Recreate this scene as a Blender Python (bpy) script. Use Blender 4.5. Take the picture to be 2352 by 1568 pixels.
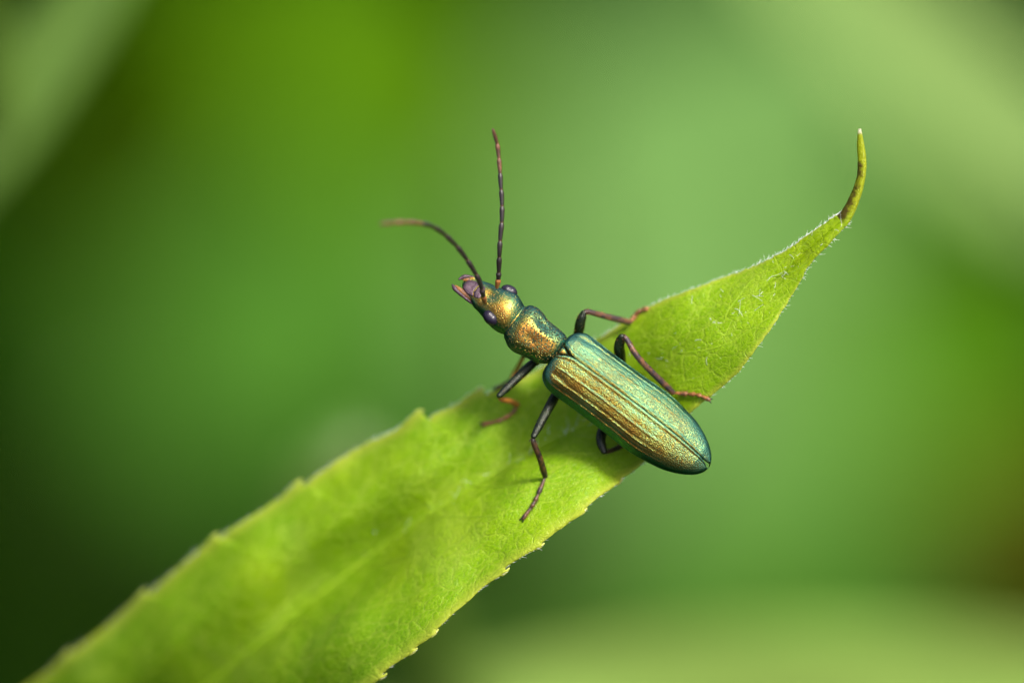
import bpy, math, random
import numpy as np
from mathutils import Vector, Matrix

# ------------------------------------------------------------------ clear
for o in list(bpy.data.objects):
    bpy.data.objects.remove(o, do_unlink=True)
sc = bpy.context.scene
COL = sc.collection
random.seed(7)
RNG = np.random.default_rng(7)

# ------------------------------------------------------------------ camera
# A macro picture: the frame is 32 mm wide where the beetle stands, the lens is 200 mm away.
PITCH = math.radians(40)
FOCUS = np.array([0.0, 0.0, 0.45])            # point of the plant in the middle of the frame (m)
R_ = np.array([1.0, 0, 0])
V_ = np.array([0, math.cos(PITCH), -math.sin(PITCH)])
U_ = np.array([0, math.sin(PITCH), math.cos(PITCH)])
DIST = 0.200
WID = 0.032
S = WID / 2352.0                               # metres per photo pixel (2352 wide) at the focus plane
cam_d = bpy.data.cameras.new('camera')
cam_d.sensor_width = 36.0
cam_d.lens = 36.0 * DIST / WID
cam_d.clip_start = 0.005
cam_d.clip_end = 500.0
cam_d.dof.use_dof = True
cam_d.dof.focus_distance = DIST + 0.0002
cam_d.dof.aperture_fstop = 17.5
cam = bpy.data.objects.new('camera', cam_d)
COL.objects.link(cam)
CAMROT = Matrix(((R_[0], U_[0], -V_[0]), (R_[1], U_[1], -V_[1]), (R_[2], U_[2], -V_[2])))
cam.matrix_world = Matrix.Translation(Vector(FOCUS - V_ * DIST)) @ CAMROT.to_4x4()
sc.camera = cam

# ------------------------------------------------------------------ sky, sun, exposure
Ld = math.cos(math.radians(44)) * (-V_) + math.sin(math.radians(44)) * (0.6 * R_ + 0.8 * U_)
Ld = Ld / np.linalg.norm(Ld)
w = bpy.data.worlds.new('World'); sc.world = w; w.use_nodes = True
nt = w.node_tree; nt.nodes.clear()
sky = nt.nodes.new('ShaderNodeTexSky'); sky.sky_type = 'NISHITA'; sky.sun_disc = False
sky.sun_elevation = math.asin(Ld[2]); sky.sun_rotation = math.atan2(Ld[0], Ld[1])
sky.air_density = 1.0; sky.dust_density = 6.0; sky.ozone_density = 0.6
bg = nt.nodes.new('ShaderNodeBackground'); bg.inputs['Strength'].default_value = 0.095
wo = nt.nodes.new('ShaderNodeOutputWorld')
nt.links.new(sky.outputs[0], bg.inputs[0]); nt.links.new(bg.outputs[0], wo.inputs[0])
sd = bpy.data.lights.new('sun', 'SUN'); sd.energy = 2.1; sd.angle = math.radians(10); sd.color = (1.0, 0.96, 0.90)
sun = bpy.data.objects.new('sun', sd); COL.objects.link(sun)
sun.rotation_euler = Vector(Ld).to_track_quat('Z', 'Y').to_euler()
sun.location = (0.3, -0.4, 2.0)
vs = sc.view_settings
vs.view_transform = 'Standard'; vs.look = 'None'; vs.gamma = 1.0; vs.use_curve_mapping = False
vs.exposure = 1.4
sc.cycles.use_denoising = True
sc.cycles.max_bounces = 8
sc.cycles.transmission_bounces = 6
sc.unit_settings.system = 'METRIC'

# ------------------------------------------------------------------ helpers
def P(px, py, z=0.0):
    """photo pixel (2352 wide) + depth in mm towards the camera -> world point on that ray"""
    z = z * 1e-3
    k = (DIST - z) / DIST
    return FOCUS + R_ * ((px - 1176) * S * k) - U_ * ((py - 784) * S * k) - V_ * z

def tag(o, label=None, cat=None, group=None, kind=None):
    if label: o['label'] = label
    if cat: o['category'] = cat
    if group: o['group'] = group
    if kind: o['kind'] = kind
    return o

def empty(name, loc, rot=None):
    o = bpy.data.objects.new(name, None); COL.objects.link(o)
    o.empty_display_size = 0.002
    m = Matrix.Translation(Vector(loc))
    if rot is not None: m = m @ rot.to_4x4()
    o.matrix_world = m
    o['_m'] = 0; del o['_m']
    MATS[o.name] = m
    return o
MATS = {}

def root_matrix(o):
    while o is not None and o.name not in MATS: o = o.parent
    return MATS[o.name] if o is not None else Matrix.Identity(4)

def build(name, verts, faces, mat, parent=None, smooth=True, attrs=None, midx=None):
    """verts in world metres; the mesh is stored in its thing's own frame"""
    v = np.asarray(verts, float)
    if parent is not None:
        inv = np.array(root_matrix(parent).inverted())
        v = v @ inv[:3, :3].T + inv[:3, 3]
    me = bpy.data.meshes.new(name)
    me.from_pydata([tuple(p) for p in v], [], [tuple(f) for f in faces])
    for m in (mat if isinstance(mat, (list, tuple)) else [mat]): me.materials.append(m)
    if midx is not None: me.polygons.foreach_set('material_index', list(midx))
    if smooth: me.polygons.foreach_set('use_smooth', [True] * len(me.polygons))
    if attrs:
        for k, a in attrs.items():
            at = me.attributes.new(k, 'FLOAT', 'POINT'); at.data.foreach_set('value', np.asarray(a, float))
    me.validate(); me.update()
    o = bpy.data.objects.new(name, me); COL.objects.link(o)
    if parent is not None: o.parent = parent
    return o

def cr(pts, n):
    """Catmull-Rom through rows of pts, n samples per span"""
    p = np.asarray(pts, float)
    p = np.vstack([2 * p[0] - p[1], p, 2 * p[-1] - p[-2]])
    out = []
    for i in range(1, len(p) - 2):
        for k in range(n):
            t = k / n
            a, b, c, d = p[i - 1], p[i], p[i + 1], p[i + 2]
            out.append(0.5 * (2 * b + (c - a) * t + (2 * a - 5 * b + 4 * c - d) * t * t + (3 * b - a - 3 * c + d) * t ** 3))
    out.append(p[-2])
    return np.array(out)

def tube_data(pts, rad, n=12, flat=None, flatdir=None, cap=True):
    """closed swept tube with rounded ends: verts, faces, u per vertex"""
    pts = np.asarray(pts, float); rad = np.asarray(rad, float)
    if cap:      # rounded ends
        d0 = pts[0] - pts[1]; d0 /= np.linalg.norm(d0); d1 = pts[-1] - pts[-2]; d1 /= np.linalg.norm(d1)
        r0, r1 = rad[0], rad[-1]
        pre = [(pts[0] + d0 * r0 * math.sin(a), r0 * math.cos(a)) for a in (1.35, 0.9, 0.45)]
        post = [(pts[-1] + d1 * r1 * math.sin(a), r1 * math.cos(a)) for a in (0.45, 0.9, 1.35)]
        pts = np.vstack([[q[0] for q in pre], pts, [q[0] for q in post]])
        rad = np.concatenate([[q[1] for q in pre], rad, [q[1] for q in post]])
    m = len(pts)
    tan = np.gradient(pts, axis=0); tan /= np.linalg.norm(tan, axis=1)[:, None]
    ref = flatdir if flatdir is not None else (-V_)
    vs_, us = [], []
    for i in range(m):
        t = tan[i]
        b = ref - t * np.dot(ref, t)
        if np.linalg.norm(b) < 1e-6: b = np.cross(t, R_)
        b /= np.linalg.norm(b); c = np.cross(t, b)
        f = 1.0 if flat is None else flat
        for k in range(n):
            a = 2 * math.pi * k / n
            vs_.append(pts[i] + rad[i] * (math.cos(a) * b * f + math.sin(a) * c)); us.append(i / (m - 1))
    fs = []
    for i in range(m - 1):
        for k in range(n):
            k2 = (k + 1) % n
            fs.append((i * n + k, i * n + k2, (i + 1) * n + k2, (i + 1) * n + k))
    fs.append(tuple(range(n))[::-1]); fs.append(tuple((m - 1) * n + k for k in range(n)))
    return vs_, fs, us

def tube(name, pts, rad, mat, parent, n=12, flat=None, **kw):
    v, f, u = tube_data(pts, rad, n, flat, **kw)
    return build(name, v, f, mat, parent, attrs={'u': u})

def loft(rings, closed_ends=True):
    """rings: (m, n, 3) array -> closed mesh with point caps"""
    r = np.asarray(rings); m, n, _ = r.shape
    v = list(r.reshape(-1, 3)); f = []
    for i in range(m - 1):
        for k in range(n):
            k2 = (k + 1) % n
            f.append((i * n + k, (i + 1) * n + k, (i + 1) * n + k2, i * n + k2))
    a = len(v); v.append(r[0].mean(0)); b = len(v); v.append(r[-1].mean(0))
    for k in range(n):
        k2 = (k + 1) % n
        f.append((a, k, k2)); f.append((b, (m - 1) * n + k2, (m - 1) * n + k))
    return v, f

# ------------------------------------------------------------------ materials
class NB:
    def __init__(s, name):
        s.m = bpy.data.materials.new(name); s.m.use_nodes = True
        s.t = s.m.node_tree; s.t.nodes.clear()
        s.out = s.n('ShaderNodeOutputMaterial')
    def n(s, typ, **kw):
        x = s.t.nodes.new(typ)
        for k, v in kw.items(): setattr(x, k, v)
        return x
    def l(s, a, b): s.t.links.new(a, b)
    def put(s, sock, v):
        if hasattr(v, 'links') or isinstance(v, bpy.types.NodeSocket): s.l(v, sock)
        else: sock.default_value = v
    def mm(s, scale=(1000, 1000, 1000), rot=(0, 0, 0)):
        tc = s.n('ShaderNodeTexCoord'); mp = s.n('ShaderNodeMapping')
        mp.inputs['Scale'].default_value = scale; mp.inputs['Rotation'].default_value = rot
        s.l(tc.outputs['Object'], mp.inputs['Vector']); return mp.outputs[0]
    def noise(s, vec, scale, detail=2.0, rough=0.5, dist=0.0):
        x = s.n('ShaderNodeTexNoise'); s.l(vec, x.inputs['Vector'])
        x.inputs['Scale'].default_value = scale; x.inputs['Detail'].default_value = detail
        x.inputs['Roughness'].default_value = rough; x.inputs['Distortion'].default_value = dist
        return x.outputs[0]
    def vor(s, vec, scale, feature='F1', rnd=1.0):
        x = s.n('ShaderNodeTexVoronoi', feature=feature); s.l(vec, x.inputs['Vector'])
        x.inputs['Scale'].default_value = scale
        x.inputs['Randomness'].default_value = rnd
        return x.outputs['Distance']
    def math(s, op, a, b=0.0, clamp=False):
        x = s.n('ShaderNodeMath', operation=op); x.use_clamp = clamp
        s.put(x.inputs[0], a); s.put(x.inputs[1], b); return x.outputs[0]
    def ramp(s, fac, stops, interp='LINEAR'):
        x = s.n('ShaderNodeValToRGB'); x.color_ramp.interpolation = interp
        e = x.color_ramp.elements
        while len(e) < len(stops): e.new(0.5)
        for q, (p, c) in zip(e, stops):
            q.position = p; q.color = (c, c, c, 1) if isinstance(c, (int, float)) else (*c, 1)
        s.l(fac, x.inputs[0]); return x.outputs[0]
    def mix(s, fac, a, b, mode='MIX'):
        x = s.n('ShaderNodeMix', data_type='RGBA', blend_type=mode)
        s.put(x.inputs[0], fac)
        for i, v in ((6, a), (7, b)):
            if isinstance(v, tuple): x.inputs[i].default_value = (*v, 1)
            else: s.l(v, x.inputs[i])
        return x.outputs[2]
    def bump(s, h, strength, dist, normal=None):
        x = s.n('ShaderNodeBump'); x.inputs['Strength'].default_value = strength
        x.inputs['Distance'].default_value = dist
        s.l(h, x.inputs['Height'])
        if normal is not None: s.l(normal, x.inputs['Normal'])
        return x.outputs[0]
    def attr(s, name):
        x = s.n('ShaderNodeAttribute', attribute_name=name); return x.outputs['Fac']
    def bsdf(s, color, rough=0.5, metal=0.0, normal=None, **kw):
        x = s.n('ShaderNodeBsdfPrincipled')
        s.put(x.inputs['Base Color'], (*color, 1) if isinstance(color, tuple) else color)
        s.put(x.inputs['Roughness'], rough); s.put(x.inputs['Metallic'], metal)
        if normal is not None: s.l(normal, x.inputs['Normal'])
        for k, v in kw.items(): s.put(x.inputs[k.replace('_', ' ')], v)
        return x.outputs[0]
    def done(s, sh):
        s.l(sh, s.out.inputs[0]); return s.m

IRID = [(0.00, (0.26, 0.115, 0.028)), (0.055, (0.26, 0.150, 0.028)), (0.11, (0.23, 0.195, 0.040)),
        (0.17, (0.14, 0.215, 0.070)), (0.29, (0.080, 0.215, 0.125)), (0.50, (0.055, 0.160, 0.145)), (1.0, (0.028, 0.090, 0.105))]
IRID_CASE = [(0.00, (0.092, 0.042, 0.008)), (0.05, (0.112, 0.070, 0.010)), (0.085, (0.118, 0.130, 0.024)), (0.12, (0.118, 0.215, 0.075)),
             (0.17, (0.122, 0.310, 0.185)), (0.30, (0.125, 0.400, 0.300)), (0.50, (0.050, 0.190, 0.140)), (1.0, (0.014, 0.060, 0.048))]
def mat_shell(name, kind):
    """metallic beetle cuticle; its structural colour shifts from copper to teal as it turns away, like a thin film"""
    b = NB(name); vec = b.mm()
    if kind == 'case':
        w1 = b.noise(vec, 24.0, 2.0, 0.55, 1.0)
        v1 = b.vor(vec, 25.0, 'F1')
        h = b.math('SUBTRACT', b.math('MULTIPLY', w1, 0.45), b.math('MULTIPLY', v1, 0.75))
        nrm = b.bump(h, 1.0, 0.000019)
    else:
        v1 = b.vor(vec, 16.0, 'F1')
        pit = b.ramp(v1, [(0.0, 0.0), (0.18, 0.25), (0.42, 1.0), (1.0, 0.9)])
        w1 = b.noise(vec, 9.0, 3.0, 0.6, 0.5)
        amt = b.ramp(b.attr('part'), [(0.0, 0.35), (0.45, 0.4), (0.55, 1.0), (1.0, 1.0)])
        h = b.math('MULTIPLY', b.math('ADD', b.math('MULTIPLY', pit, 0.75), b.math('MULTIPLY', w1, 0.45)), amt)
        nrm = b.bump(h, 1.0, 0.000046)
    lw = b.n('ShaderNodeLayerWeight'); lw.inputs['Blend'].default_value = 0.5
    b.l(nrm, lw.inputs['Normal'])
    big = b.noise(vec, 1.3, 3.0)
    fac = b.math('ADD', lw.outputs['Facing'], b.math('MULTIPLY', b.math('SUBTRACT', big, 0.5), 0.16), True)
    if kind == 'case':
        fac = b.math('ADD', fac, b.math('MULTIPLY', b.math('SUBTRACT', b.noise(vec, 19.0, 1.0), 0.5), 0.05), True)
    col = b.ramp(fac, IRID_CASE if kind == 'case' else IRID)
    # fine dark flecks scattered over the metallic colour
    fleck = b.ramp(b.noise(vec, 26.0, 2.0, 0.6), [(0.34, 0.50), (0.50, 1.0), (1.0, 1.0)])
    col = b.mix(1.0, col, fleck, 'MULTIPLY')
    sh = b.bsdf(col, 0.32 if kind == 'case' else 0.40, 1.0, nrm)
    return b.done(sh)

def mat_leg(name, c1, c2, metal=0.2, rough=0.35, thr=0.5):
    b = NB(name); vec = b.mm()
    n1 = b.noise(vec, 6.0, 3.0)
    col = b.ramp(n1, [(thr - 0.15, c1), (thr + 0.15, c2)])
    fine = b.noise(vec, 40.0, 2.0)
    nrm = b.bump(fine, 0.8, 0.00002)
    return b.done(b.bsdf(col, rough, metal, nrm))

M_CASE = mat_shell('wing_case_metal', 'case')
M_BODY = mat_shell('body_metal', 'body')
M_FEMUR = mat_leg('femur_black_green', (0.004, 0.007, 0.003), (0.016, 0.024, 0.007), 0.35, 0.24)
M_TIB_O = mat_leg('tibia_orange', (0.42, 0.15, 0.02), (0.30, 0.11, 0.02), 0.0, 0.4)
M_TIB_D = mat_leg('tibia_dark', (0.012, 0.008, 0.008), (0.10, 0.045, 0.012), 0.1, 0.3, 0.55)
M_TIB_P = mat_leg('tibia_mauve', (0.030, 0.019, 0.024), (0.17, 0.070, 0.025), 0.1, 0.3, 0.58)
M_TAR_O = mat_leg('tarsus_rust', (0.09, 0.035, 0.015), (0.30, 0.11, 0.03), 0.0, 0.35, 0.5)
M_TAR_D = mat_leg('tarsus_brown', (0.018, 0.010, 0.010), (0.10, 0.042, 0.014), 0.0, 0.35, 0.5)
M_CLAW = mat_leg('claw_black', (0.012, 0.010, 0.012), (0.04, 0.025, 0.025), 0.1, 0.35)
M_MOUTH = mat_leg('mouth_mauve', (0.028, 0.013, 0.022), (0.075, 0.036, 0.055), 0.25, 0.3)
M_MAND = mat_leg('mandible_amber', (0.26, 0.10, 0.015), (0.05, 0.02, 0.02), 0.0, 0.35, 0.55)
M_SUT = mat_leg('suture_black', (0.006, 0.006, 0.008), (0.015, 0.012, 0.012), 0.0, 0.4)

def mat_eye():
    b = NB('eye_mauve'); vec = b.mm()
    f = b.vor(vec, 45.0)
    nrm = b.bump(f, 0.3, 0.00001)
    return b.done(b.bsdf((0.014, 0.010, 0.021), 0.24, 0.0, nrm, Specular_IOR_Level=0.35))
M_EYE = mat_eye()

def mat_antenna():
    b = NB('antenna_segment'); vec = b.mm()
    u = b.attr('u')
    col = b.ramp(u, [(0.0, (0.40, 0.15, 0.03)), (0.16, (0.20, 0.075, 0.02)), (0.30, (0.016, 0.011, 0.010)), (1.0, (0.020, 0.013, 0.012))])
    nrm = b.bump(b.noise(vec, 45.0, 2.0), 0.5, 0.00001)
    return b.done(b.bsdf(col, 0.4, 0.0, nrm))
M_ANT = mat_antenna()
M_ANT_TIP = mat_leg('antenna_tip', (0.045, 0.020, 0.013), (0.15, 0.062, 0.030), 0.0, 0.45)
M_SCAPE = mat_leg('antenna_scape', (0.30, 0.11, 0.02), (0.16, 0.06, 0.02), 0.0, 0.35)

LEAF_ANG = math.radians(35)
def mat_leaf():
    b = NB('young_leaf'); vec = b.mm(rot=(0, 0, -LEAF_ANG))
    s, t = b.attr('s'), b.attr('t')
    big = b.noise(vec, 0.28, 3.0, 0.55)
    base = b.ramp(big, [(0.32, (0.155, 0.335, 0.002)), (0.52, (0.215, 0.405, 0.002)), (0.74, (0.295, 0.455, 0.003))])
    # shade on the base, turned from the light, is painted in; the young tip is yellower
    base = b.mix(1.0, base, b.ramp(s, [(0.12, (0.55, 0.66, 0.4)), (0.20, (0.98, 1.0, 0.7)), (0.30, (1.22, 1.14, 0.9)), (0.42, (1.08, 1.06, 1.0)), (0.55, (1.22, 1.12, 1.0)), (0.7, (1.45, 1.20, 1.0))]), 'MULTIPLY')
    # fine net of veinlets
    wv = b.n('ShaderNodeVectorMath', operation='ADD')
    nz = b.n('ShaderNodeTexNoise'); b.l(vec, nz.inputs['Vector']); nz.inputs['Scale'].default_value = 3.0
    sc3 = b.n('ShaderNodeVectorMath', operation='SCALE'); b.l(nz.outputs['Color'], sc3.inputs[0]); sc3.inputs['Scale'].default_value = 0.22
    b.l(vec, wv.inputs[0]); b.l(sc3.outputs[0], wv.inputs[1])
    st = b.n('ShaderNodeMapping'); b.l(wv.outputs[0], st.inputs['Vector']); st.inputs['Scale'].default_value = (0.7, 1.25, 1.0)
    net = b.vor(st.outputs[0], 8.0, 'DISTANCE_TO_EDGE')
    net2 = b.vor(st.outputs[0], 1.9, 'DISTANCE_TO_EDGE')
    v1 = b.ramp(net, [(0.0, 1.0), (0.10, 0.35), (0.22, 0.0)])
    v2 = b.ramp(net2, [(0.0, 1.0), (0.035, 0.5), (0.07, 0.0)])
    gs = b.n('ShaderNodeMapping'); b.l(wv.outputs[0], gs.inputs['Vector']); gs.inputs['Scale'].default_value = (0.55, 1.2, 1.0)
    cell = b.noise(gs.outputs[0], 9.5, 3.0, 0.62)
    gran = b.noise(vec, 24.0, 2.0, 0.6)
    col = b.mix(b.ramp(cell, [(0.38, 0.40), (0.52, 0.0)]), base, (0.12, 0.27, 0.006))
    col = b.mix(b.ramp(cell, [(0.52, 0.0), (0.66, 0.28)]), col, (0.42, 0.55, 0.05))
    col = b.mix(b.math('MULTIPLY', v2, 0.40), col, (0.40, 0.53, 0.05))
    col = b.mix(b.math('MULTIPLY', v1, 0.30), col, (0.40, 0.53, 0.05))
    # pale sky sheen painted into the colour as soft-edged patches
    sheen_n = b.noise(vec, 0.33, 3.0, 0.5, 0.6)
    col = b.mix(b.ramp(sheen_n, [(0.55, 0.0), (0.60, 0.16), (0.75, 0.22)]), col, (0.36, 0.48, 0.07))
    # yellow margin
    e = b.math('ABSOLUTE', b.math('SUBTRACT', t, 0.5))
    col = b.mix(b.ramp(e, [(0.44, 0.0), (0.49, 0.55), (0.5, 0.8)]), col, (0.50, 0.52, 0.06))
    # brown withered stain on the tail, white tip
    n3 = b.noise(vec, 5.0, 4.0, 0.65)
    along = b.ramp(s, [(0.752, 0.0), (0.775, 1.0), (0.82, 0.75), (0.87, 0.7), (0.905, 1.0), (0.918, 0.0)])
    side = b.ramp(t, [(0.30, 1.0), (0.6, 0.6), (0.9, 0.1)])
    k = b.math('ADD', b.math('MULTIPLY', b.math('MULTIPLY', along, side), 0.5), b.math('MULTIPLY', n3, 0.75))
    stain = b.math('MULTIPLY', b.ramp(k, [(0.56, 0.0), (0.78, 0.92)]), b.ramp(s, [(0.75, 0.0), (0.765, 1.0), (0.912, 1.0), (0.925, 0.0)]))
    tail = b.ramp(s, [(0.77, 0.0), (0.81, 1.0)])
    col = b.mix(b.math('MULTIPLY', tail, 0.7), col, (0.34, 0.34, 0.012))
    col = b.mix(stain, col, (0.07, 0.030, 0.010))
    col = b.mix(b.ramp(s, [(0.984, 0.0), (0.992, 1.0)]), col, (0.75, 0.72, 0.50))
    h = b.math('ADD', b.math('ADD', b.math('MULTIPLY', v1, -0.45), b.math('MULTIPLY', gran, 0.35)), b.math('ADD', b.math('MULTIPLY', cell, 0.55), b.math('MULTIPLY', v2, -0.5)))
    nrm = b.bump(b.noise(vec, 0.9, 2.0), 0.6, 0.0002)
    nrm = b.bump(h, 1.0, 0.000023, nrm)
    pr = b.bsdf(col, 0.33, 0.0, nrm, Specular_IOR_Level=0.18)
    tr = b.n('ShaderNodeBsdfTranslucent'); b.l(b.mix(0.35, col, (0.38, 0.58, 0.001)), tr.inputs['Color']); b.l(nrm, tr.inputs['Normal'])
    mx = b.n('ShaderNodeMixShader'); mx.inputs[0].default_value = 0.46
    b.l(pr, mx.inputs[1]); b.l(tr.outputs[0], mx.inputs[2])
    return b.done(mx.outputs[0])
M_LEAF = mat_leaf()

def mat_plain(name, c1, c2, scale=2.0, rough=0.5, trans=0.0, mscale=1000, spec=0.4):
    b = NB(name); vec = b.mm((mscale,) * 3)
    n1 = b.noise(vec, scale, 4.0, 0.6)
    col = b.ramp(n1, [(0.3, c1), (0.7, c2)])
    nrm = b.bump(n1, 0.3, 0.1 / mscale)
    sh = b.bsdf(col, rough, 0.0, nrm, Specular_IOR_Level=spec)
    if trans:
        tr = b.n('ShaderNodeBsdfTranslucent'); b.l(col, tr.inputs['Color'])
        mx = b.n('ShaderNodeMixShader'); mx.inputs[0].default_value = trans
        b.l(sh, mx.inputs[1]); b.l(tr.outputs[0], mx.inputs[2]); sh = mx.outputs[0]
    return b.done(sh)
M_VEIN = mat_plain('leaf_vein', (0.20, 0.36, 0.004), (0.28, 0.42, 0.012), 3.0, 0.45, 0.2)
M_HAIR = mat_plain('leaf_hair', (0.80, 0.86, 0.80), (0.88, 0.90, 0.86), 5.0, 0.25, 0.3)
M_TOOTH = mat_plain('tooth_gland', (0.36, 0.44, 0.04), (0.55, 0.55, 0.16), 6.0, 0.35, 0.2)
M_STEM = mat_plain('plant_stem', (0.035, 0.075, 0.006), (0.06, 0.11, 0.010), 0.4, 0.5)
def foliage(name, c, var=0.25, trans=0.25):
    lo = tuple(x * (1 - var) for x in c); hi = tuple(min(0.9, x * (1 + var)) for x in c)
    return mat_plain(name, lo, hi, 0.05, 0.7, trans, spec=0.0)

# ------------------------------------------------------------------ ground
def mat_ground():
    b = NB('undergrowth_soil'); vec = b.mm((1, 1, 1))
    n1 = b.noise(vec, 9.0, 6.0, 0.65); n2 = b.noise(vec, 60.0, 4.0, 0.6)
    c1 = b.ramp(n2, [(0.3, (0.002, 0.009, 0.0005)), (0.7, (0.005, 0.011, 0.0005))])  # soil tones kept near black: the deep shade is put into the colour
    c2 = b.ramp(n2, [(0.3, (0.002, 0.014, 0.0005)), (0.7, (0.005, 0.022, 0.0005))])
    col = b.mix(b.ramp(n1, [(0.42, 0.0), (0.58, 1.0)]), c1, c2)
    return b.done(b.bsdf(col, 0.9, 0.0, b.bump(n2, 0.6, 0.02), Specular_IOR_Level=0.0))
N = 60
gx = np.concatenate([-np.geomspace(250, 0.2, 24), np.linspace(-0.17, 0.17, 9), np.geomspace(0.2, 250, 24)])
gv, gf = [], []
for yy in gx:
    for xx in gx:
        r = math.hypot(xx, yy)
        gv.append((xx, yy + 0.5, 0.012 * math.sin(xx * 7.1 + 1) * math.cos(yy * 6.3) * min(1, 3 / (1 + r))))
g = len(gx)
for j in range(g - 1):
    for i in range(g - 1):
        gf.append((j * g + i, j * g + i + 1, (j + 1) * g + i + 1, (j + 1) * g + i))
ground = build('ground', gv, gf, mat_ground())
tag(ground, 'weedy soil under the plants, deep shade put into its colour', 'ground', kind='structure')

# ------------------------------------------------------------------ the leaf the beetle stands on
UP = [(-820, 2180), (-600, 2010), (-300, 1810), (74, 1566), (325, 1370), (487, 1243), (682, 1120), (820, 1030), (950, 972), (1091, 911),
      (1200, 868), (1290, 815), (1375, 775), (1500, 700), (1640, 645), (1740, 607), (1801, 577), (1850, 543), (1909, 502), (1932, 485),
      (1955, 443), (1968, 404), (1970, 366), (1968, 331), (1970.5, 296)]
LO = [(-800, 2210), (-350, 2240), (200, 2060), (560, 1800), (860, 1560), (1000, 1448), (1150, 1312), (1240, 1250), (1340, 1170), (1420, 1105),
      (1475, 1065), (1540, 1000), (1595, 940), (1690, 860), (1765, 762), (1810, 693), (1839, 645), (1860, 608), (1924, 540), (1955, 504),
      (1975, 458), (1987, 412), (1990, 370), (1985, 331), (1978, 296)]
CTRL = [(1975, 300, -.3), (1985, 380, 0), (1930, 510, 0), (1860, 580, -.2), (1740, 605, -1.0), (1820, 705, -.3), (1500, 700, -2.0),
        (1690, 860, -.5), (1640, 770, -.6), (1375, 775, -2.8), (1595, 940, -1.2), (1420, 930, -2.5), (1450, 1050, -1.9), (1340, 1175, -.5),
        (1210, 1185, -.8), (1091, 905, -3.2), (1150, 970, -2.7), (950, 958, -3.6), (1240, 1255, -.3), (1100, 1150, -1.7), (682, 1111, -4.8),
        (1150, 1318, -.4), (1000, 1455, -.5), (860, 1568, -1.0), (835, 1330, -3.4), (487, 1234, -5.7), (325, 1364, -7.0), (600, 1500, -4.8),
        (74, 1566, -9.6), (-300, 1830, -14), (560, 1800, -6), (200, 2060, -10), (-800, 2200, -16), (-350, 2240, -15), (1300, 1020, -1.8)]
cp = np.array(CTRL, float)
def tps(d):
    with np.errstate(divide='ignore', invalid='ignore'):
        return np.where(d > 0, d * d * np.log(d), 0.0)
q = cp[:, :2] / 1000
dm = np.linalg.norm(q[:, None] - q[None], axis=2)
n_ = len(q)
A = np.zeros((n_ + 3, n_ + 3)); A[:n_, :n_] = tps(dm) + np.eye(n_) * 0.004
A[:n_, n_] = 1; A[:n_, n_ + 1:] = q; A[n_, :n_] = 1; A[n_ + 1:, :n_] = q.T
SOL = np.linalg.solve(A, np.concatenate([cp[:, 2], [0, 0, 0]]))
def leaf_z(px, py):
    p = np.stack([np.atleast_1d(px), np.atleast_1d(py)], 1) / 1000.0
    d = np.linalg.norm(p[:, None] - q[None], axis=2)
    z = tps(d) @ SOL[:n_] + SOL[n_] + p @ SOL[n_ + 1:]
    return z
def undul(px, py):
    return 0.16 * np.sin(px * 0.008 + py * 0.011) * np.sin(px * 0.006 - py * 0.010 + 1.0) + 0.10 * np.sin(px * 0.021 + py * 0.013 + 0.6) * np.sin(py * 0.017 - px * 0.009) + 0.05 * np.sin(px * 0.05 + py * 0.043)

PER = 20
Uc, Lc = cr(UP, PER), cr(LO, PER)
rows = len(Uc); COLS = 44
sarr = np.linspace(0, 1, rows)
# saw teeth of the margin: smooth swelling that breaks off at a pointed tip, leaning to the leaf tip
axis_dir = np.array([0.82, -0.57])
teethU = [(325, 1364, 14), (487, 1234, 14), (682, 1111, 16), (958, 949, 28), (1100, 903, 18), (158, 1498, 12)]
teethL = [(1340, 1175, 9), (1153, 1312, 12), (1000, 1455, 7), (945, 1497, 8), (862, 1545, 12), (1240, 1255, 6), (1420, 1105, 5)]
def add_teeth(c, other, teeth):
    c0 = c.copy()
    seg = np.linalg.norm(np.diff(c0, axis=0), axis=1); arc = np.concatenate([[0], np.cumsum(seg)])
    out = c.copy(); idx = []
    for tx, ty, h in teeth:
        i = int(np.argmin(np.hypot(c0[:, 0] - tx, c0[:, 1] - ty)))
        idx.append(i)
        d = arc - arc[i]
        prof = np.where(d <= 0, np.exp(-(d / 38.0) ** 2), np.exp(-(d / 5.0) ** 2)) * h - (0.45 if h >= 14 else 0.0) * h * np.exp(-((d - 16) / 9.0) ** 2)
        outw = c0 - other; outw /= np.linalg.norm(outw, axis=1)[:, None]
        out += outw * prof[:, None] * 0.75 + axis_dir * (prof * np.exp(-np.abs(d) / 14))[:, None] * (0.9 if h >= 14 else 0.4)
    return out, idx
# resample rows denser where the picture sees the leaf
dense = np.concatenate([np.linspace(0, 3, 20, endpoint=False), np.linspace(3, 24, 640)])
def samp(c, x):
    xi = np.linspace(0, 24, len(c)); return np.stack([np.interp(x, xi, c[:, 0]), np.interp(x, xi, c[:, 1])], 1)
Uc, Lc = samp(Uc, dense), samp(Lc, dense)
rows = len(dense); sarr = dense / 24.0
Ut, idxU = add_teeth(Uc, Lc, teethU)
Lt, idxL = add_teeth(Lc, Uc, teethL)
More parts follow.
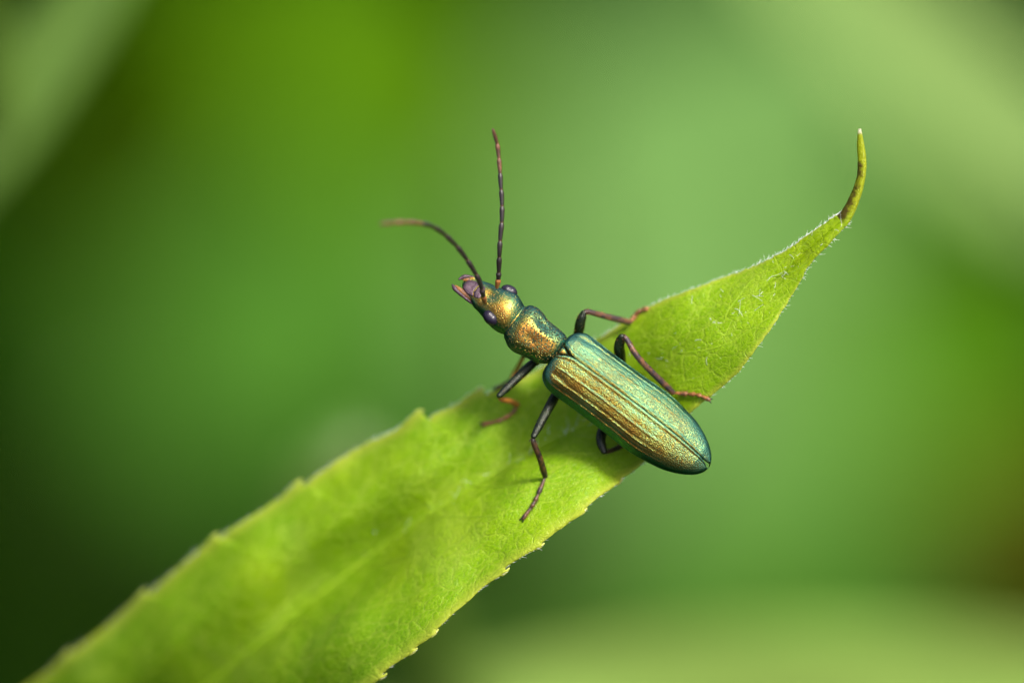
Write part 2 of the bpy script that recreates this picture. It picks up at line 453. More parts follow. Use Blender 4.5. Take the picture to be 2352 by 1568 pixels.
# small raggedness of the margin
rag = np.interp(np.arange(rows), np.arange(0, rows, 3), RNG.normal(0, 1, len(range(0, rows, 3))))
rag2 = np.interp(np.arange(rows), np.arange(0, rows, 3), RNG.normal(0, 1, len(range(0, rows, 3))))
outw = Uc - Lc; outw /= np.linalg.norm(outw, axis=1)[:, None]
fade = np.clip((0.80 - sarr) / 0.05, 0.25, 1)
Ut = Ut + outw * (rag * 1.1 * fade)[:, None]; Lt = Lt - outw * (rag2 * 0.8 * fade)[:, None]
tt = 0.5 - 0.5 * np.cos(np.linspace(0, math.pi, COLS)); tt = 0.35 * tt + 0.65 * np.linspace(0, 1, COLS)
leaf_base = P(1210, 1185, -0.8)
leaf = empty('leaf', leaf_base, CAMROT)
tag(leaf, 'bright green pointed leaf with toothed edge and curled brown-stained tip, under the beetle', 'leaf')

def leaf_pt(px, py, lift=0.0):
    z = leaf_z(px, py) + undul(np.atleast_1d(px), np.atleast_1d(py)) + lift
    return P(np.atleast_1d(px)[0], np.atleast_1d(py)[0], float(z[0]))
PZ = []
top, bot, sa, ta = [], [], [], []
for i in range(rows):
    eu = (1 - tt) ** 9; el = tt ** 9
    ppx = Uc[i, 0] + (Lc[i, 0] - Uc[i, 0]) * tt + (Ut - Uc)[i, 0] * eu + (Lt - Lc)[i, 0] * el
    ppy = Uc[i, 1] + (Lc[i, 1] - Uc[i, 1]) * tt + (Ut - Uc)[i, 1] * eu + (Lt - Lc)[i, 1] * el
    wpx = np.linalg.norm(Ut[i] - Lt[i])
    z = leaf_z(ppx, ppy) + undul(ppx, ppy) * min(1, wpx / 120)
    rod = np.clip((sarr[i] - 0.70) / 0.10, 0, 1)
    rnd = np.sqrt(np.clip(1 - (2 * tt - 1) ** 2, 0, 1))
    zt = z + rod * rnd * wpx * S * 1000 * 0.42 - 0.10 * (1 - rod) * (1 - rnd) ** 2 * 0.6
    th = 0.16 * (1 - rod) * np.clip(rnd * 3, 0.25, 1) + rod * rnd * wpx * S * 1000 * 0.85
    # shallow gutter along the midrib
    zt = zt - (1 - rod) * 0.10 * np.exp(-((tt - 0.52) / 0.05) ** 2)
    # the blade is folded along the midrib and arched on each side
    fk = np.clip((11.0 - dense[i]) / 4.0, 0, 1) * np.clip(dense[i] / 3, 0, 1)
    zt = zt - fk * (0.75 * np.exp(-((tt - 0.50) / 0.13) ** 2) - 0.35 * np.exp(-((tt - 0.25) / 0.12) ** 2) - 0.22 * np.exp(-((tt - 0.74) / 0.10) ** 2))
    PZ.append(np.stack([ppx, ppy, zt], 1))
    for j in range(COLS):
        top.append(P(ppx[j], ppy[j], zt[j])); bot.append(P(ppx[j], ppy[j], zt[j] - max(th[j], 0.02)))
        sa.append(sarr[i]); ta.append(tt[j])
n0 = len(top); fs = []
for i in range(rows - 1):
    for j in range(COLS - 1):
        a = i * COLS + j; b_ = a + 1; c = a + COLS + 1; d = a + COLS
        fs.append((a, d, c, b_)); fs.append((n0 + a, n0 + b_, n0 + c, n0 + d))
    a = i * COLS; d = a + COLS; fs.append((a, n0 + a, n0 + d, d))
    a = i * COLS + COLS - 1; d = a + COLS; fs.append((a, d, n0 + d, n0 + a))
for j in range(COLS - 1):
    fs.append((j, j + 1, n0 + j + 1, n0 + j)); e = (rows - 1) * COLS
    fs.append((e + j, n0 + e + j, n0 + e + j + 1, e + j + 1))
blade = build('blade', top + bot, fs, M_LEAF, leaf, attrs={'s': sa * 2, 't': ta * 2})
PZA = np.concatenate(PZ)
TOP = np.array(top).reshape(rows, COLS, 3)
def on_leaf(s, t, lift=0.0):
    """point on the blade's upper face at row position s (0..24) and t across"""
    i = np.interp(s, dense, np.arange(rows)); j = np.interp(t, tt, np.arange(COLS))
    i0 = int(min(i, rows - 2)); j0 = int(min(j, COLS - 2)); fi, fj = i - i0, j - j0
    p = (TOP[i0, j0] * (1 - fi) * (1 - fj) + TOP[i0 + 1, j0] * fi * (1 - fj) + TOP[i0, j0 + 1] * (1 - fi) * fj + TOP[i0 + 1, j0 + 1] * fi * fj)
    return p - V_ * lift * 1e-3
# midrib and side veins, half sunk in the blade
mid = [on_leaf(s, 0.52, -0.055) for s in np.linspace(0.3, 17.6, 90)]
tube('midrib', mid, np.linspace(0.085, 0.035, 90) * 1e-3, M_VEIN, leaf, 8)
for k, s0 in enumerate(np.arange(2.2, 15.5, 1.02)):
    for side in (-1, 1):
        s1 = s0 + 1.9 + 0.3 * random.random(); sp = s0 + 0.35 * random.random()
        pts = []
        for a in np.linspace(0, 1, 16):
            pts.append(on_leaf(sp + (s1 - sp) * (a ** 1.25), 0.52 + side * 0.42 * a ** 0.9 + 0.012 * math.sin(9 * a + k), -0.014))
        tube('vein', pts, np.linspace(0.032, 0.012, 16) * 1e-3, M_VEIN, leaf, 6)
# pale gland on the tip of each tooth
for lst, edge, j in ((idxU, Ut, 0), (idxL, Lt, COLS - 1)):
    for i in lst:
        p = TOP[i, j]; dirv = TOP[min(i + 1, rows - 1), j] - TOP[i - 4, j]; dirv /= np.linalg.norm(dirv)
        outv = TOP[i, j] - TOP[i, COLS // 2]; outv /= np.linalg.norm(outv)
        p = p - outv * 0.00005 + V_ * 0.00006
        g0 = p - dirv * 0.00018; g1 = p + dirv * 0.00010 + outv * 0.00003
        tube('tooth', [g0, (g0 + g1) / 2 + outv * 0.00002, g1], [0.00005, 0.000055, 0.00003], M_TOOTH, leaf, 8)
# hairs
hv, hf = [], []
def hair(p, d, length, bend, r):
    d = d / np.linalg.norm(d); pts = []
    for a in np.linspace(0, 1, 6):
        pts.append(p + d * length * a + bend * length * a * a)
    v, f, _ = tube_data(pts, np.linspace(r, r * 0.35, 6), 4, cap=False)
    o = len(hv); hv.extend(v); hf.extend([tuple(x + o for x in q_) for q_ in f])
along = (R_ * 0.82 + U_ * 0.57); across = (R_ * 0.57 - U_ * 0.82)
for k in range(95):     # lying hairs along the midrib
    s = RNG.uniform(5.5, 15.8)
    t = 0.52 + RNG.normal(0, 0.07 if s > 12 else 0.035)
    a = RNG.normal(0.2, 0.7)
    d = along * math.cos(a) + across * math.sin(a) - V_ * RNG.uniform(0.05, 0.6)
    hair(on_leaf(s, t, 0.0), d, RNG.uniform(0.12, 0.32) * 1e-3, RNG.normal(0, 0.55, 3), RNG.uniform(0.005, 0.009) * 1e-3)
for k in range(35):     # a few spread over the tip half
    s = RNG.uniform(11.5, 18.5); t = RNG.uniform(0.1, 0.9); a = RNG.normal(0.2, 0.9)
    d = along * math.cos(a) + across * math.sin(a) - V_ * RNG.uniform(0.1, 0.8)
    hair(on_leaf(s, t), d, RNG.uniform(0.06, 0.22) * 1e-3, RNG.normal(0, 0.5, 3), 0.006e-3)
for k in range(900):     # short fringe on the margin
    s = RNG.uniform(3.0, 19.0); j = RNG.choice([0, COLS - 1], p=[0.82, 0.18]); i = int(np.interp(s, dense, np.arange(rows)))
    outv = TOP[i, j] - TOP[i, COLS // 2]; outv /= np.linalg.norm(outv)
    d = outv * 0.6 + along * RNG.uniform(0.4, 1.3) - V_ * RNG.normal(0, 0.3)
    hair(TOP[i, j], d, RNG.uniform(0.04, 0.13) * 1e-3, RNG.normal(0, 0.3, 3), 0.0055e-3)
hairs = build('hair', hv, hf, M_HAIR, leaf); hairs['kind'] = 'stuff'
# stalk that carries the leaf (runs out of the frame down to the ground)
b0 = on_leaf(0.0, 0.5)
stalk = [b0 + 0.002 * (R_ * 0.8 + U_ * 0.5), b0 - 0.004 * (R_ * 0.8 + U_ * 0.4), b0 + np.array([-0.012, 0.0, -0.02]),
         np.array([b0[0] - 0.02, b0[1] + 0.005, 0.25]), np.array([b0[0] - 0.025, b0[1] + 0.02, -0.01])]
stalk = cr(stalk, 10)
tube('stalk', stalk, np.linspace(0.0006, 0.0025, len(stalk)), M_STEM, leaf, 10)

# ------------------------------------------------------------------ the beetle
PX = S                                       # body shapes are given in photo pixels
PHI = math.radians(22)                       # the body is rolled, showing a little more of its left flank
a_img = np.array([0.802, 0.597]); n_img = np.array([-0.597, 0.802])
Adorsal = (1298, 807)
ZC = -0.52                                   # depth of the body axis (mm)
ax_x = R_ * a_img[0] - U_ * a_img[1]         # to the rear
ax_yi = R_ * n_img[0] - U_ * n_img[1]        # to its left, in the picture plane
ax_y = ax_yi * math.cos(PHI) + (-V_) * math.sin(PHI)
ax_z = -ax_yi * math.sin(PHI) + (-V_) * math.cos(PHI)
OFF0 = 14.8                                  # axis lies this many pixels left of the suture in the picture
BO = P(*Adorsal, ZC) + ax_yi * (OFF0 * PX)
BROT = Matrix(((ax_x[0], ax_y[0], ax_z[0]), (ax_x[1], ax_y[1], ax_z[1]), (ax_x[2], ax_y[2], ax_z[2])))
def B(x, y, z):
    return BO + (ax_x * x + ax_y * y + ax_z * z) * PX
beetle = empty('beetle', B(150, 0, -100), BROT)
tag(beetle, 'slender metallic green and copper beetle with long dark antennae standing on the leaf', 'beetle')

# continuous trunk: head, collar, thorax, abdomen.  x, outline right and left of the axis, dorsal z, ventral z
SEC = [(-284, 2, 14, -12, -24), (-280, -6, 21, -6, -30), (-272, -11, 27, -1, -33), (-258, -14, 33, 5, -36), (-245, -18, 37, 10, -38), (-230, -23, 44, 17, -40), (-216, -25, 46, 23, -41),
       (-200, -31, 50, 31, -42), (-185, -37, 54, 36, -43), (-168, -39, 57, 39, -43), (-154, -35, 57, 38, -42), (-143, -30, 55, 33, -40), (-137, -28, 53, 29, -39), (-133, -31, 57, 32, -40),
       (-127, -38, 61, 38, -43), (-112, -43, 69.5, 44, -46), (-94, -41, 71.5, 45, -48), (-74, -35, 67, 42, -48), (-54, -33.6, 63, 40, -48), (-36, -33, 60, 39, -48),
       (-22, -31, 52, 36, -47), (-16, -28, 47, 31, -46), (-10, -24, 46, 25, -46), (0, -28, 58, 24, -48), (20, -38, 70, 25, -50), (60, -44, 78, 27, -50), (140, -44, 78, 28, -50),
       (240, -44, 78, 27, -48), (310, -38, 70, 21, -42), (360, -26, 54, 13, -32), (392, -8, 34, 4, -24), (404, 4, 20, -4, -14)]
sx = cr(np.array(SEC), 5)
NR = 72
rings = []; part = []
CP, SP = math.cos(PHI), math.sin(PHI)
for x, oR, oL, zt, zb in sx:
    th = np.arange(NR) * 2 * math.pi / NR
    c, s_ = np.cos(th), np.sin(th); ex = 0.92
    yy = np.sign(s_) * np.abs(s_) ** ex; zz = np.where(c > 0, zt, -zb) * np.sign(c) * np.abs(c) ** ex
    hw, cy = (oL - oR) / 2, 0.0
    for _ in range(8):          # widen and shift the ring until its outline fits
        off = OFF0 + (cy + hw * yy) * CP - zz * SP
        hw *= (oL - oR) / (off.max() - off.min()); cy += ((oL + oR) - (off.max() + off.min())) / 2 / CP * 0.9
    y = cy + hw * yy
    up = np.clip(c * 3, 0, 1)
    if -135 < x < -20:          # dents and a middle ridge of the pronotum
        zz = zz + up * (3.5 * math.exp(-((x + 56) / 26) ** 2) * np.exp(-((y - cy) / 9) ** 2)
                        - 6.0 * math.exp(-((x + 82) / 22) ** 2) * (np.exp(-((y - cy - 25) / 12) ** 2) + np.exp(-((y - cy + 25) / 12) ** 2)))
    if -240 < x < -145:         # frons a little hollow between the antennae
        zz = zz - up * 4.5 * math.exp(-((x + 214) / 15) ** 2) * np.exp(-((y - cy) / 13) ** 2)
    rings.append([B(x, y[k], zz[k]) for k in range(NR)])
    part += [0.0 if x < -135 else 1.0] * NR
v, f = loft(rings)
body = build('body', v, f, M_BODY, beetle, attrs={'part': part + [0.0, 1.0]})

# wing cases
WU = np.array([(-15, 38), (-13, 50), (-6, 62), (4, 70), (18, 75.5), (38, 78), (80, 77), (130, 77), (180, 77.5), (240, 79.5), (275, 77.5), (330, 69), (360, 59.5), (384, 48), (404, 34.5), (416, 22), (423, 10), (425, 3)], float)
wx = np.linspace(0, 1, 150) ** 1.0
def wing_case(side):
    n_u, n_v = 150, 120
    xs = np.concatenate([np.linspace(-15, 20, 26, endpoint=False), np.linspace(20, 330, 84, endpoint=False), np.linspace(330, 425, 40)])
    W_ = cr(WU, 8); Wf = np.interp(xs, W_[:, 0], W_[:, 1])
    Hs_ = np.interp(xs, [-15, -8, 5, 40, 120, 240, 330, 390, 425], [25, 34, 39, 42, 44, 43, 37, 25, 8])
    Wf = np.sqrt(np.maximum(Wf ** 2 - (Hs_ * math.sin(PHI)) ** 2, 1.0)) / math.cos(PHI)
    top, bot = [], []
    for x, W in zip(xs, Wf):
        H = np.interp(x, [-15, -8, 5, 40, 120, 240, 330, 390, 425], [25, 34, 39, 42, 44, 43, 37, 25, 8])
        zdrop = np.interp(x, [-15, 0, 330, 425], [0, 0, 0, -4])
        # inner edge: rounded in front (leaves room for the scutellum) and parting at the tip
        inner = np.interp(x, [-15, -8, 4, 14, 30, 340, 395, 412, 425], [26, 14, 8, 3.0, 0.35, 0.35, 0.5, 2.5, 9])
        if side > 0 : inner = inner * 1.0
        inner = min(inner, W * 0.8)
        a0 = math.asin(min(1, inner / max(W, 1e-3))) if W > 0 else 0
        for k in range(n_v):
            vv = k / (n_v - 1)
            th = a0 + (math.radians(118) - a0) * vv
            s_, c_ = math.sin(th), math.cos(th)
            y = W * abs(s_) ** 0.96; z = H * math.copysign(abs(c_) ** 0.98, c_)
            if c_ < 0: z = -H * 0.8 * abs(c_) / 0.47; y = W * (s_ ** 0.94)
            # ribs, suture bead, marginal bead, shoulder hump
            rib = sum(1.0 * math.exp(-((vv - p) / 0.014) ** 2) for p in (0.24, 0.43, 0.58)) * min(1, max(0, (x + 5) / 30)) * min(1, max(0, (345 - x) / 90))
            rib -= sum(0.6 * math.exp(-((vv - p) / 0.022) ** 2) for p in (0.20, 0.39, 0.54)) * min(1, max(0, (345 - x) / 90)) * min(1, max(0, (x + 5) / 30))
            rib += 1.6 * math.exp(-((vv - 0.03) / 0.018) ** 2) - 0.6 * math.exp(-((vv - 0.075) / 0.02) ** 2) + 2.2 * math.exp(-((vv - 0.80) / 0.018) ** 2)
            rib += 3.0 * math.exp(-((x - 14) / 16) ** 2) * math.exp(-((vv - 0.52) / 0.10) ** 2)
            rib -= 2.4 * math.exp(-((x - 26) / 20) ** 2) * math.exp(-((vv - 0.36) / 0.06) ** 2)
            nz, ny = c_, s_
            top.append(B(x, side * (y + rib * ny), z + zdrop + rib * nz))
            bot.append(B(x, side * max(0.2, (y - 4 * ny)), z + zdrop - 4 * nz))
    m = len(xs); n0 = len(top); f = []
    for i in range(m - 1):
        for k in range(n_v - 1):
            a = i * n_v + k; q4 = (a, a + 1, a + n_v + 1, a + n_v)
            q5 = tuple(n0 + z_ for z_ in q4)
            f.append(q4 if side < 0 else q4[::-1]); f.append(q5[::-1] if side < 0 else q5)
        for k, fl in ((0, True), (n_v - 1, False)):
            a = i * n_v + k; q4 = (a, a + n_v, n0 + a + n_v, n0 + a)
            f.append(q4 if fl == (side < 0) else q4[::-1])
    for i, fl in ((0, True), (m - 1, False)):
        for k in range(n_v - 1):
            a = i * n_v + k; q4 = (a, n0 + a, n0 + a + 1, a + 1)
            f.append(q4 if fl == (side < 0) else q4[::-1])
    o = build('wing_case', top + bot, f, M_CASE, beetle)
    return o
wing_case(1); wing_case(-1)

# scutellum: small shield between the wing cases
rings = []
for a in np.linspace(0, 1, 9):
    x = -11 + 22 * a; hw = 8.5 * (1 - a ** 1.6) + 1.0
    rings.append([B(x, hw * math.sin(t), 25 + 7 * math.sin(math.pi * min(1, 0.2 + a * 0.75)) + 4.5 * math.cos(t)) for t in np.linspace(0, 2 * math.pi, 14, endpoint=False)])
v, f = loft(rings); build('scutellum', v, f, M_BODY, beetle, attrs={'part': [0.0] * len(v)})

# eyes: kidney-shaped domes on the sides of the head
def eye(side, x, y, z):
    rings = []
    for a in np.linspace(0.05, math.pi - 0.05, 14):
        ring = []
        for t in np.linspace(0, 2 * math.pi, 20, endpoint=False):
            lx, r = -20 * math.cos(a), math.sin(a)
            notch = 1 - 0.18 * math.exp(-((t - math.pi / 2) / 0.6) ** 2) * math.exp(-((lx + 3) / 7) ** 2)
            ring.append(B(x + lx * 1.0, y + side * 15 * r * math.cos(t) * notch + side * 0.10 * lx, z + 17 * r * math.sin(t) * notch))
        rings.append(ring)
    v, f = loft(rings); return build('eye', v, f, M_EYE, beetle)
eye(1, -184, 33, 13); eye(-1, -186, -49, 8)

# mouthparts
def plate(name, pts, th, mat, parent, dome=3.0):
    """slightly domed plate with crisp corners from an outline given in body pixels (x, y, z)"""
    o_ = np.array(pts, float); p = []
    for k in range(len(o_)):
        a_, b_ = o_[k], o_[(k + 1) % len(o_)]
        p += [a_ + (b_ - a_) * t for t in (0.06, 0.35, 0.65, 0.94)]
    p = np.array(p); c = p.mean(0)
    rings = [[B(*(c + (q_ - c) * k + np.array([0, 0, zo]))) for q_ in p] for k, zo in ((0.9, -th), (1.0, -th * 0.5), (1.0, 0), (0.93, dome * 0.6), (0.6, dome * 0.9), (0.25, dome))]
    v, f = loft(rings); return build(name, v, f, mat, parent)
plate('clypeus', [(-231, -20, 14), (-231, 12, 14.5), (-243, 14, 10), (-250, 4, 8.5), (-250, -12, 8.5), (-243, -22, 9.5)], 6, M_MOUTH, beetle, 1.5)
plate('labrum', [(-252, -13, 8), (-252, 5, 8), (-246, 14, 9), (-262, 15, 3.5), (-277, 8, 0), (-280, -4, -0.5), (-277, -15, 0), (-262, -22, 3), (-246, -22, 8.5)], 6, M_MOUTH, beetle, 1.5)
for side, mp, pp in (
    (1, [(-246, 15, -4), (-262, 16, -5), (-278, 15, -7), (-292, 13, -8)], [(-238, 22, -10), (-256, 23, -7), (-272, 23, -5), (-288, 21, -6), (-299, 16, -7)]),
    (-1, [(-246, -21, -4), (-262, -21, -5), (-277, -18, -7), (-288, -11, -8)], [(-238, -27, -10), (-256, -28, -7), (-274, -27, -5), (-288, -19, -6), (-295, -6, -7)])):
    mp = cr(np.array([B(*r) for r in mp]), 6)
    tube('mandible', mp, np.interp(np.linspace(0, 1, len(mp)), [0, .3, .75, 1], [6, 7.5, 6, 2.5]) * PX, M_MAND, beetle, 12, 0.7)
    pp = cr(np.array([B(*r) for r in pp]), 6)
    tube('palp', pp, np.interp(np.linspace(0, 1, len(pp)), [0, .25, .29, .52, .56, .8, 1], [3, 4.2, 3.2, 4.6, 3.8, 5.2, 2.6]) * PX, M_MOUTH, beetle, 12, 0.9)

# antennae: a scape on the head and ten jointed segments
def antenna(pts, zs, cuts, r0):
    p3 = cr(np.array([(x, y, z) for (x, y), z in zip(pts, zs)], float), 12)
    W3 = np.array([P(*r) for r in p3])
    seg = np.linalg.norm(np.diff(W3, axis=0), axis=1); arc = np.concatenate([[0], np.cumsum(seg)]); arc /= arc[-1]
    def at(a): return np.array([np.interp(a, arc, W3[:, k]) for k in range(3)])
    root = None
    for i in range(len(cuts) - 1):
        a0, a1 = cuts[i], cuts[i + 1]
        n = 10; pp = [at(a0 + (a1 - a0) * k / (n - 1)) for k in range(n)]
        base = r0 * (1.0 - 0.18 * i / 10)
        prof = np.interp(np.linspace(0, 1, n), [0, .12, .7, .93, 1], [0.62, 0.80, 1.04, 1.12, 0.85]) * base
        if i == len(cuts) - 2: prof *= np.interp(np.linspace(0, 1, n), [0, .5, 1], [1, 1, 0.55])
        m = M_SCAPE if i == 0 else (M_ANT if i < 8 else M_ANT_TIP)
        o = tube('antenna' if i == 0 else 'antenna_segment', pp, prof * PX, m, beetle if i == 0 else root, 10)
        if i == 0: root = o
cuts = [0, 0.055, 0.10, 0.20, 0.30, 0.41, 0.51, 0.61, 0.71, 0.80, 0.89, 1.0]
antenna([(1141.5, 660), (1145, 636), (1147, 583), (1149, 547), (1152.6, 505), (1152.6, 461), (1150, 423), (1148, 390), (1142.5, 335), (1132, 297)],
        [-0.30, -0.1, 0.25, 0.35, 0.4, 0.4, 0.4, 0.4, 0.5, 0.8], cuts, 6.3)
antenna([(1114, 694), (1110, 678), (1103, 651), (1091, 626), (1069, 591), (1047, 563), (1019, 536), (992, 519), (964, 512), (937, 510), (904, 511), (874, 514)],
        [-0.15, 0.2, 0.5, 0.8, 1.2, 1.6, 2.1, 2.6, 3.0, 3.4, 3.8, 4.2], cuts, 6.3)

# legs: the femur is the leg's own mesh, tibia and tarsus hang from it
def chain(pts, n=8): return np.array([P(*r) for r in cr(np.array(pts, float), n)])
def leg(fem, fr, tib, tr, tar, mats, claws=True):
    fr, tr = fr * 1.13, tr * 1.10
    F_ = chain(fem); rr = np.interp(np.linspace(0, 1, len(F_)), [0, .12, .5, .88, 1], [fr * 0.55, fr * 0.85, fr, fr * 0.82, fr * 0.6]) * PX
    lg = tube('leg', F_, rr, mats[0], beetle, 14, 0.85)
    T_ = chain(tib); rr = np.interp(np.linspace(0, 1, len(T_)), [0, .1, .5, .9, 1], [tr * 0.7, tr * 0.8, tr, tr * 1.15, tr * 1.0]) * PX
    tube('tibia', T_, rr, mats[1], lg, 12, 0.85)
    # tarsus of five little joints, each widening to its end
    T2 = chain(tar, 12); n = len(T2); u = np.linspace(0, 1, n)
    pr = []
    for x in u:
        for a0, a1 in ((0, .38), (.38, .58), (.58, .74), (.74, 1.01)):
            if a0 <= x < a1: pr.append(np.interp((x - a0) / (a1 - a0), [0, .2, .85, 1], [0.5, 0.75, 1.2, 0.9])); break
    tube('tarsus', T2, np.array(pr) * tr * 0.72 * PX, mats[2], lg, 10)
    bv, bf = [], []
    for line, r_, cnt in ((T_, tr, 46), (T2, tr * 0.7, 34), (F_, fr, 30)):
        for q_ in range(cnt):
            i = RNG.integers(1, len(line) - 1); d = line[i + 1] - line[i - 1]; d /= np.linalg.norm(d)
            o_ = RNG.normal(0, 1, 3); o_ -= d * np.dot(o_, d); o_ /= np.linalg.norm(o_)
            p_ = line[i] + o_ * r_ * 0.8 * PX; l_ = RNG.uniform(4, 7) * PX
            v_, f_, _ = tube_data([p_, p_ + (o_ * 0.5 + d * 0.5) * l_, p_ + (o_ * 0.75 + d * 1.1) * l_], np.array([0.45, 0.35, 0.12]) * PX, 4, cap=False)
            n_o = len(bv); bv.extend(v_); bf.extend([tuple(x + n_o for x in g_) for g_ in f_])
    br = build('bristle', bv, bf, mats[2], lg); br['kind'] = 'stuff'
    if claws:
        e = T2[-1]; d = T2[-1] - T2[-4]; d /= np.linalg.norm(d); sd_ = np.cross(d, -V_); sd_ /= np.linalg.norm(sd_)
        for s_ in (1, -1):
            cpts = cr(np.array([e - d * 2 * PX, e + (d * 4 + sd_ * s_ * 3 ) * PX, e + (d * 8 + sd_ * s_ * 4.5) * PX + V_ * 3 * PX, e + (d * 9 + sd_ * s_ * 4) * PX + V_ * 7 * PX]), 4)
            tube('claw', cpts, np.linspace(2.2, 0.7, len(cpts)) * PX, M_CLAW, lg, 6)
    return lg
def lz(px, py, up=0.06):
    i = int(np.argmin((PZA[:, 0] - px) ** 2 + (PZA[:, 1] - py) ** 2))
    return float(PZA[i, 2] + up)
def foot(*pp):   # tarsus points resting on the blade
    return [(x, y, lz(x, y, h)) for x, y, h in pp]
# left fore leg
leg([(1240, 826, -1.25), (1222, 836, -1.1), (1190, 866, -0.95), (1147, 908, -0.75)], 10,
    [(1146, 911, -0.8), (1152, 917, -1.3), (1172, 921, -2.0), (1189, 929, lz(1189, 929, .28))], 5.5,
    foot((1189, 930, .24), (1178, 947, .10), (1150, 964, .07), (1111, 974, .07)), (M_FEMUR, M_TIB_O, M_TAR_O))
# right fore leg, mostly under the thorax
leg([(1250, 800, -1.35), (1236, 800, -1.5), (1215, 806, -1.6), (1204, 816, -1.7)], 9,
    [(1204, 817, -1.75), (1196, 832, -2.3), (1184, 855, -3.2), (1176, 870, lz(1176, 872, .25))], 5.0,
    foot((1176, 871, .2), (1168, 876, .1), (1158, 882, .07), (1140, 890, .07)), (M_FEMUR, M_TIB_O, M_TAR_D))
# left middle leg
leg([(1300, 880, -1.2), (1280, 902, -1.0), (1254, 948, -0.55), (1226, 1001, -0.10)], 10.5,
    [(1224, 1004, -0.12), (1226, 1018, -0.15), (1240, 1052, -0.45), (1252, 1093, lz(1252, 1093, .22))], 6.0,
    foot((1252, 1096, .2), (1238, 1130, .08), (1225, 1157, .07), (1202, 1189, .07)), (M_FEMUR, M_TIB_D, M_TAR_D))
# left hind leg, tibia turned in under the wing cases
leg([(1402, 958, -1.35), (1385, 985, -1.15), (1380, 1012, -0.95), (1387, 1036, -0.85)], 11,
    [(1388, 1039, -0.9), (1404, 1034, -1.15), (1428, 1023, -1.45), (1460, 1004, lz(1460, 1004, .2))], 5.5,
    foot((1460, 1003, .17), (1475, 996, .08), (1490, 990, .07), (1506, 982, .07)), (M_FEMUR, M_TIB_D, M_TAR_D))
# right middle leg
leg([(1322, 790, -1.5), (1330, 758, -1.2), (1334, 738, -1.0), (1340, 720, -0.9)], 11,
    [(1342, 717, -0.9), (1352, 716, -0.95), (1390, 726, -1.4), (1446, 740, lz(1446, 740, .24))], 6.0,
    foot((1447, 740, .2), (1458, 726, .12), (1467, 715, .12), (1486, 709, .08)), (M_FEMUR, M_TIB_P, M_TAR_O), claws=False)
# right hind leg
leg([(1428, 850, -1.6), (1425, 820, -1.2), (1422, 795, -0.8), (1428, 774, -0.5)], 12,
    [(1430, 771, -0.5), (1440, 780, -0.45), (1470, 826, -0.55), (1545, 901, lz(1545, 901, .24))], 6.0,
    foot((1547, 902, .2), (1575, 904, .10), (1604, 907, .12), (1628, 917, .10)), (M_FEMUR, M_TIB_P, M_TAR_O))

# ------------------------------------------------------------------ plants behind, far out of focus
BGCOL = {}
def bg_leaf(name, label, base, tip, zb, zt, width, col, bend=0.0, fold=0.10, cat='leaf', group=None, trans=0.25, stem_to=None):
    """a broad leaf on its own stem; base and tip as photo pixel + depth (mm behind the beetle)"""
    key = tuple(col)
    if key not in BGCOL: BGCOL[key] = foliage('foliage_%d' % len(BGCOL), col, trans=trans)
    m = BGCOL[key]
    p0, p1 = P(base[0], base[1], zb), P(tip[0], tip[1], zt)
    L = np.linalg.norm(p1 - p0); d = (p1 - p0) / L
    kz = (DIST - 0.5e-3 * (zb + zt)) / DIST
    Wm = width * S * kz * 0.5
    c = np.cross(d, -V_); c /= np.linalg.norm(c); nrm = np.cross(c, d)
    if nrm[2] < 0: nrm = -nrm
    gpos = np.array([p0[0] - d[0] * L * 0.3, p0[1] - d[1] * L * 0.3 + 0.02, 0.0])
    if stem_to is not None: gpos = np.array(stem_to, float)
    t = empty(name, gpos)
    NU, NV = 28, 11
    tops, bots = [], []; mids = []
    for i in range(NU):
        u = i / (NU - 1)
        wv = Wm * (math.sin(math.pi * min(1, (u * 0.97 + 0.03)) ** 0.8) ** 0.8) * (1 if u < 0.999 else 0.05) + 0.0008
        cen = p0 + d * L * u + nrm * (bend * L * (4 * u * (1 - u))) 
        for j in range(NV):
            y = 2 * j / (NV - 1) - 1
            off = c * (y * wv) + nrm * (fold * wv * abs(y) ** 1.3 + 0.02 * wv * math.sin(u * 21 + j) )
            tops.append(cen + off); bots.append(cen + off - nrm * 0.0004)
        mids.append(cen - nrm * 0.0006)
    n0 = NU * NV; f = []
    for i in range(NU - 1):
        for j in range(NV - 1):
            a = i * NV + j; q4 = (a, a + 1, a + NV + 1, a + NV); f.append(q4); f.append(tuple(n0 + x for x in q4)[::-1])
        for j in (0, NV - 1):
            a = i * NV + j; q4 = (a, a + NV, n0 + a + NV, n0 + a); f.append(q4)
    for i in (0, NU - 1):
        for j in range(NV - 1):
            a = i * NV + j; f.append((a, a + 1, n0 + a + 1, n0 + a))
    build('blade', tops + bots, f, m, t)
    tube('midrib', mids, np.linspace(0.0016, 0.0005, NU), m, t, 6)
    st = cr([p0 + d * 0.004 - nrm * 0.0006, p0 - d * L * 0.12 - np.array([0, 0, L * 0.10]), gpos * 0.6 + p0 * 0.4 - np.array([0, 0, 0.02]), gpos - np.array([0, 0, 0.01])], 8)
    tube('stem', st, np.linspace(0.0012, 0.0022, len(st)), M_STEM, t, 8)
    tag(t, label, cat, group)
    return t
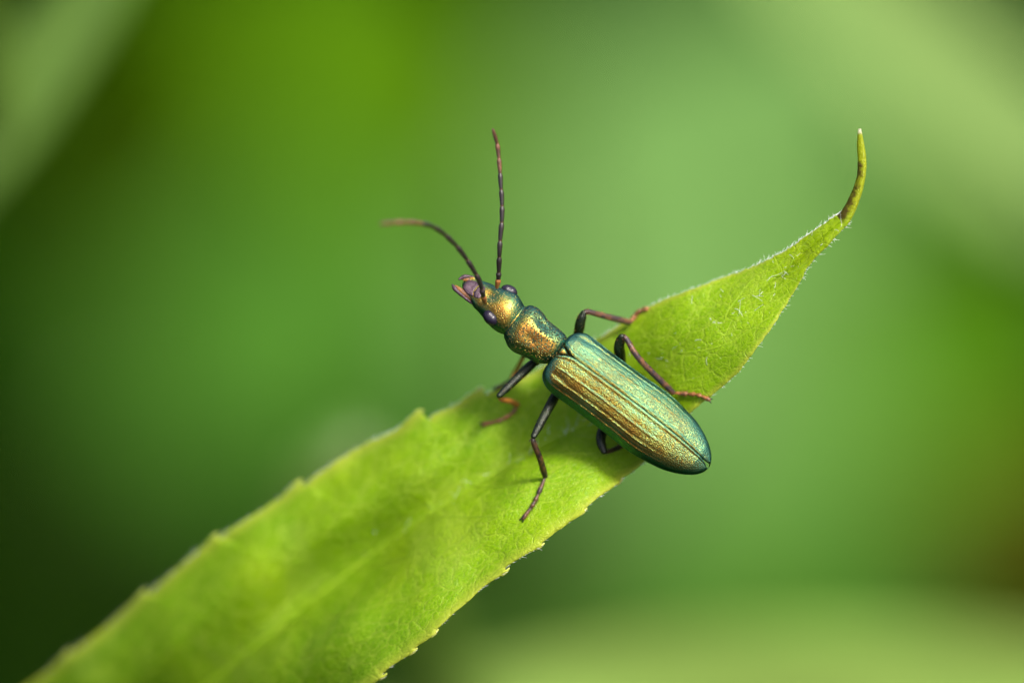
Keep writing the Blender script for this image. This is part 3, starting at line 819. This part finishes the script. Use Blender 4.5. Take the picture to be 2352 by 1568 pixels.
exec_bg = [
 # name, label, base px, tip px, z base, z tip, width px, colour
 ('broad_leaf', 'broad pale sage leaf far behind the beetle', (1250, 1050), (2000, -60), -420, -480, 1000, (0.092, 0.190, 0.048)),
 ('blade_leaf', 'pale yellow-green slanting blade behind the curled leaf tip', (2650, 590), (1700, -260), -120, -140, 290, (0.235, 0.37, 0.10)),
 ('broad_leaf', 'vivid grass-green leaf high behind the antennae', (1150, 420), (480, -200), -330, -360, 560, (0.076, 0.185, 0.004)),
 ('broad_leaf', 'dull green leaf behind the bare side of the toothed leaf', (350, 1010), (1150, 350), -520, -560, 800, (0.045, 0.132, 0.014)),
 ('narrow_leaf', 'small grey-green leaf end hanging close behind', (-160, 480), (310, -140), -40, -35, 100, (0.125, 0.225, 0.045)),
 ('broad_leaf', 'mid-green leaf low behind the wing cases', (850, 1600), (2250, 850), -450, -500, 860, (0.062, 0.160, 0.020)),
 ('blade_leaf', 'pale straw-green blade lying low behind the toothed leaf', (900, 1700), (2650, 1560), -60, -75, 300, (0.130, 0.205, 0.042)),
 ('broad_leaf', 'deep green leaf beyond the curled leaf tip', (2500, 1050), (1900, 500), -400, -380, 520, (0.060, 0.165, 0.006)),
 ('withered_leaf', 'withered olive-brown blurred leaf above the pale straw-green blade', (2650, 1330), (2130, 1080), -250, -260, 300, (0.078, 0.070, 0.004)),
 ('broad_leaf', 'olive green leaf at the back, beside the vivid grass-green one', (180, 620), (640, -200), -380, -360, 420, (0.080, 0.165, 0.0010)),
]
for k, e in enumerate(exec_bg):
    p_ = P(*e[2], e[4])
    bg_leaf(*e, stem_to=(p_[0] - 0.03, p_[1], 0.0) if k == 4 else None)

# ------------------------------------------------------------------ grassy undergrowth on the ground
gv2, gf2 = [], []
for k in range(2600):
    x, y = RNG.uniform(-1.1, 1.1), RNG.uniform(0.22, 1.9)
    h = RNG.uniform(0.07, 0.20); wd = RNG.uniform(0.003, 0.007); a = RNG.uniform(0, 2 * math.pi); ln = RNG.uniform(0.15, 0.7) * h
    side_ = np.array([math.cos(a), math.sin(a), 0]); lean = np.array([-math.sin(a), math.cos(a), 0]) * ln
    o_ = len(gv2); p = np.array([x, y, -0.012])
    for t, w_ in ((0, 0.8), (0.35, 1.0), (0.7, 0.7), (1.0, 0.08)):
        c_ = p + np.array([0, 0, h * (t - 0.18 * t * t)]) + lean * t * t
        gv2 += [c_ - side_ * wd * w_, c_ + np.array([-side_[1], side_[0], 0]) * wd * 0.35 * w_, c_ + side_ * wd * w_]
    for r in range(3):
        b_ = o_ + r * 3
        gf2 += [(b_, b_ + 1, b_ + 4, b_ + 3), (b_ + 1, b_ + 2, b_ + 5, b_ + 4)]
grass = build('grass', gv2, gf2, foliage('grass_blade', (0.008, 0.040, 0.001)))
tag(grass, 'dark green grass growing on the shaded ground far below the leaf', 'grass', kind='stuff')
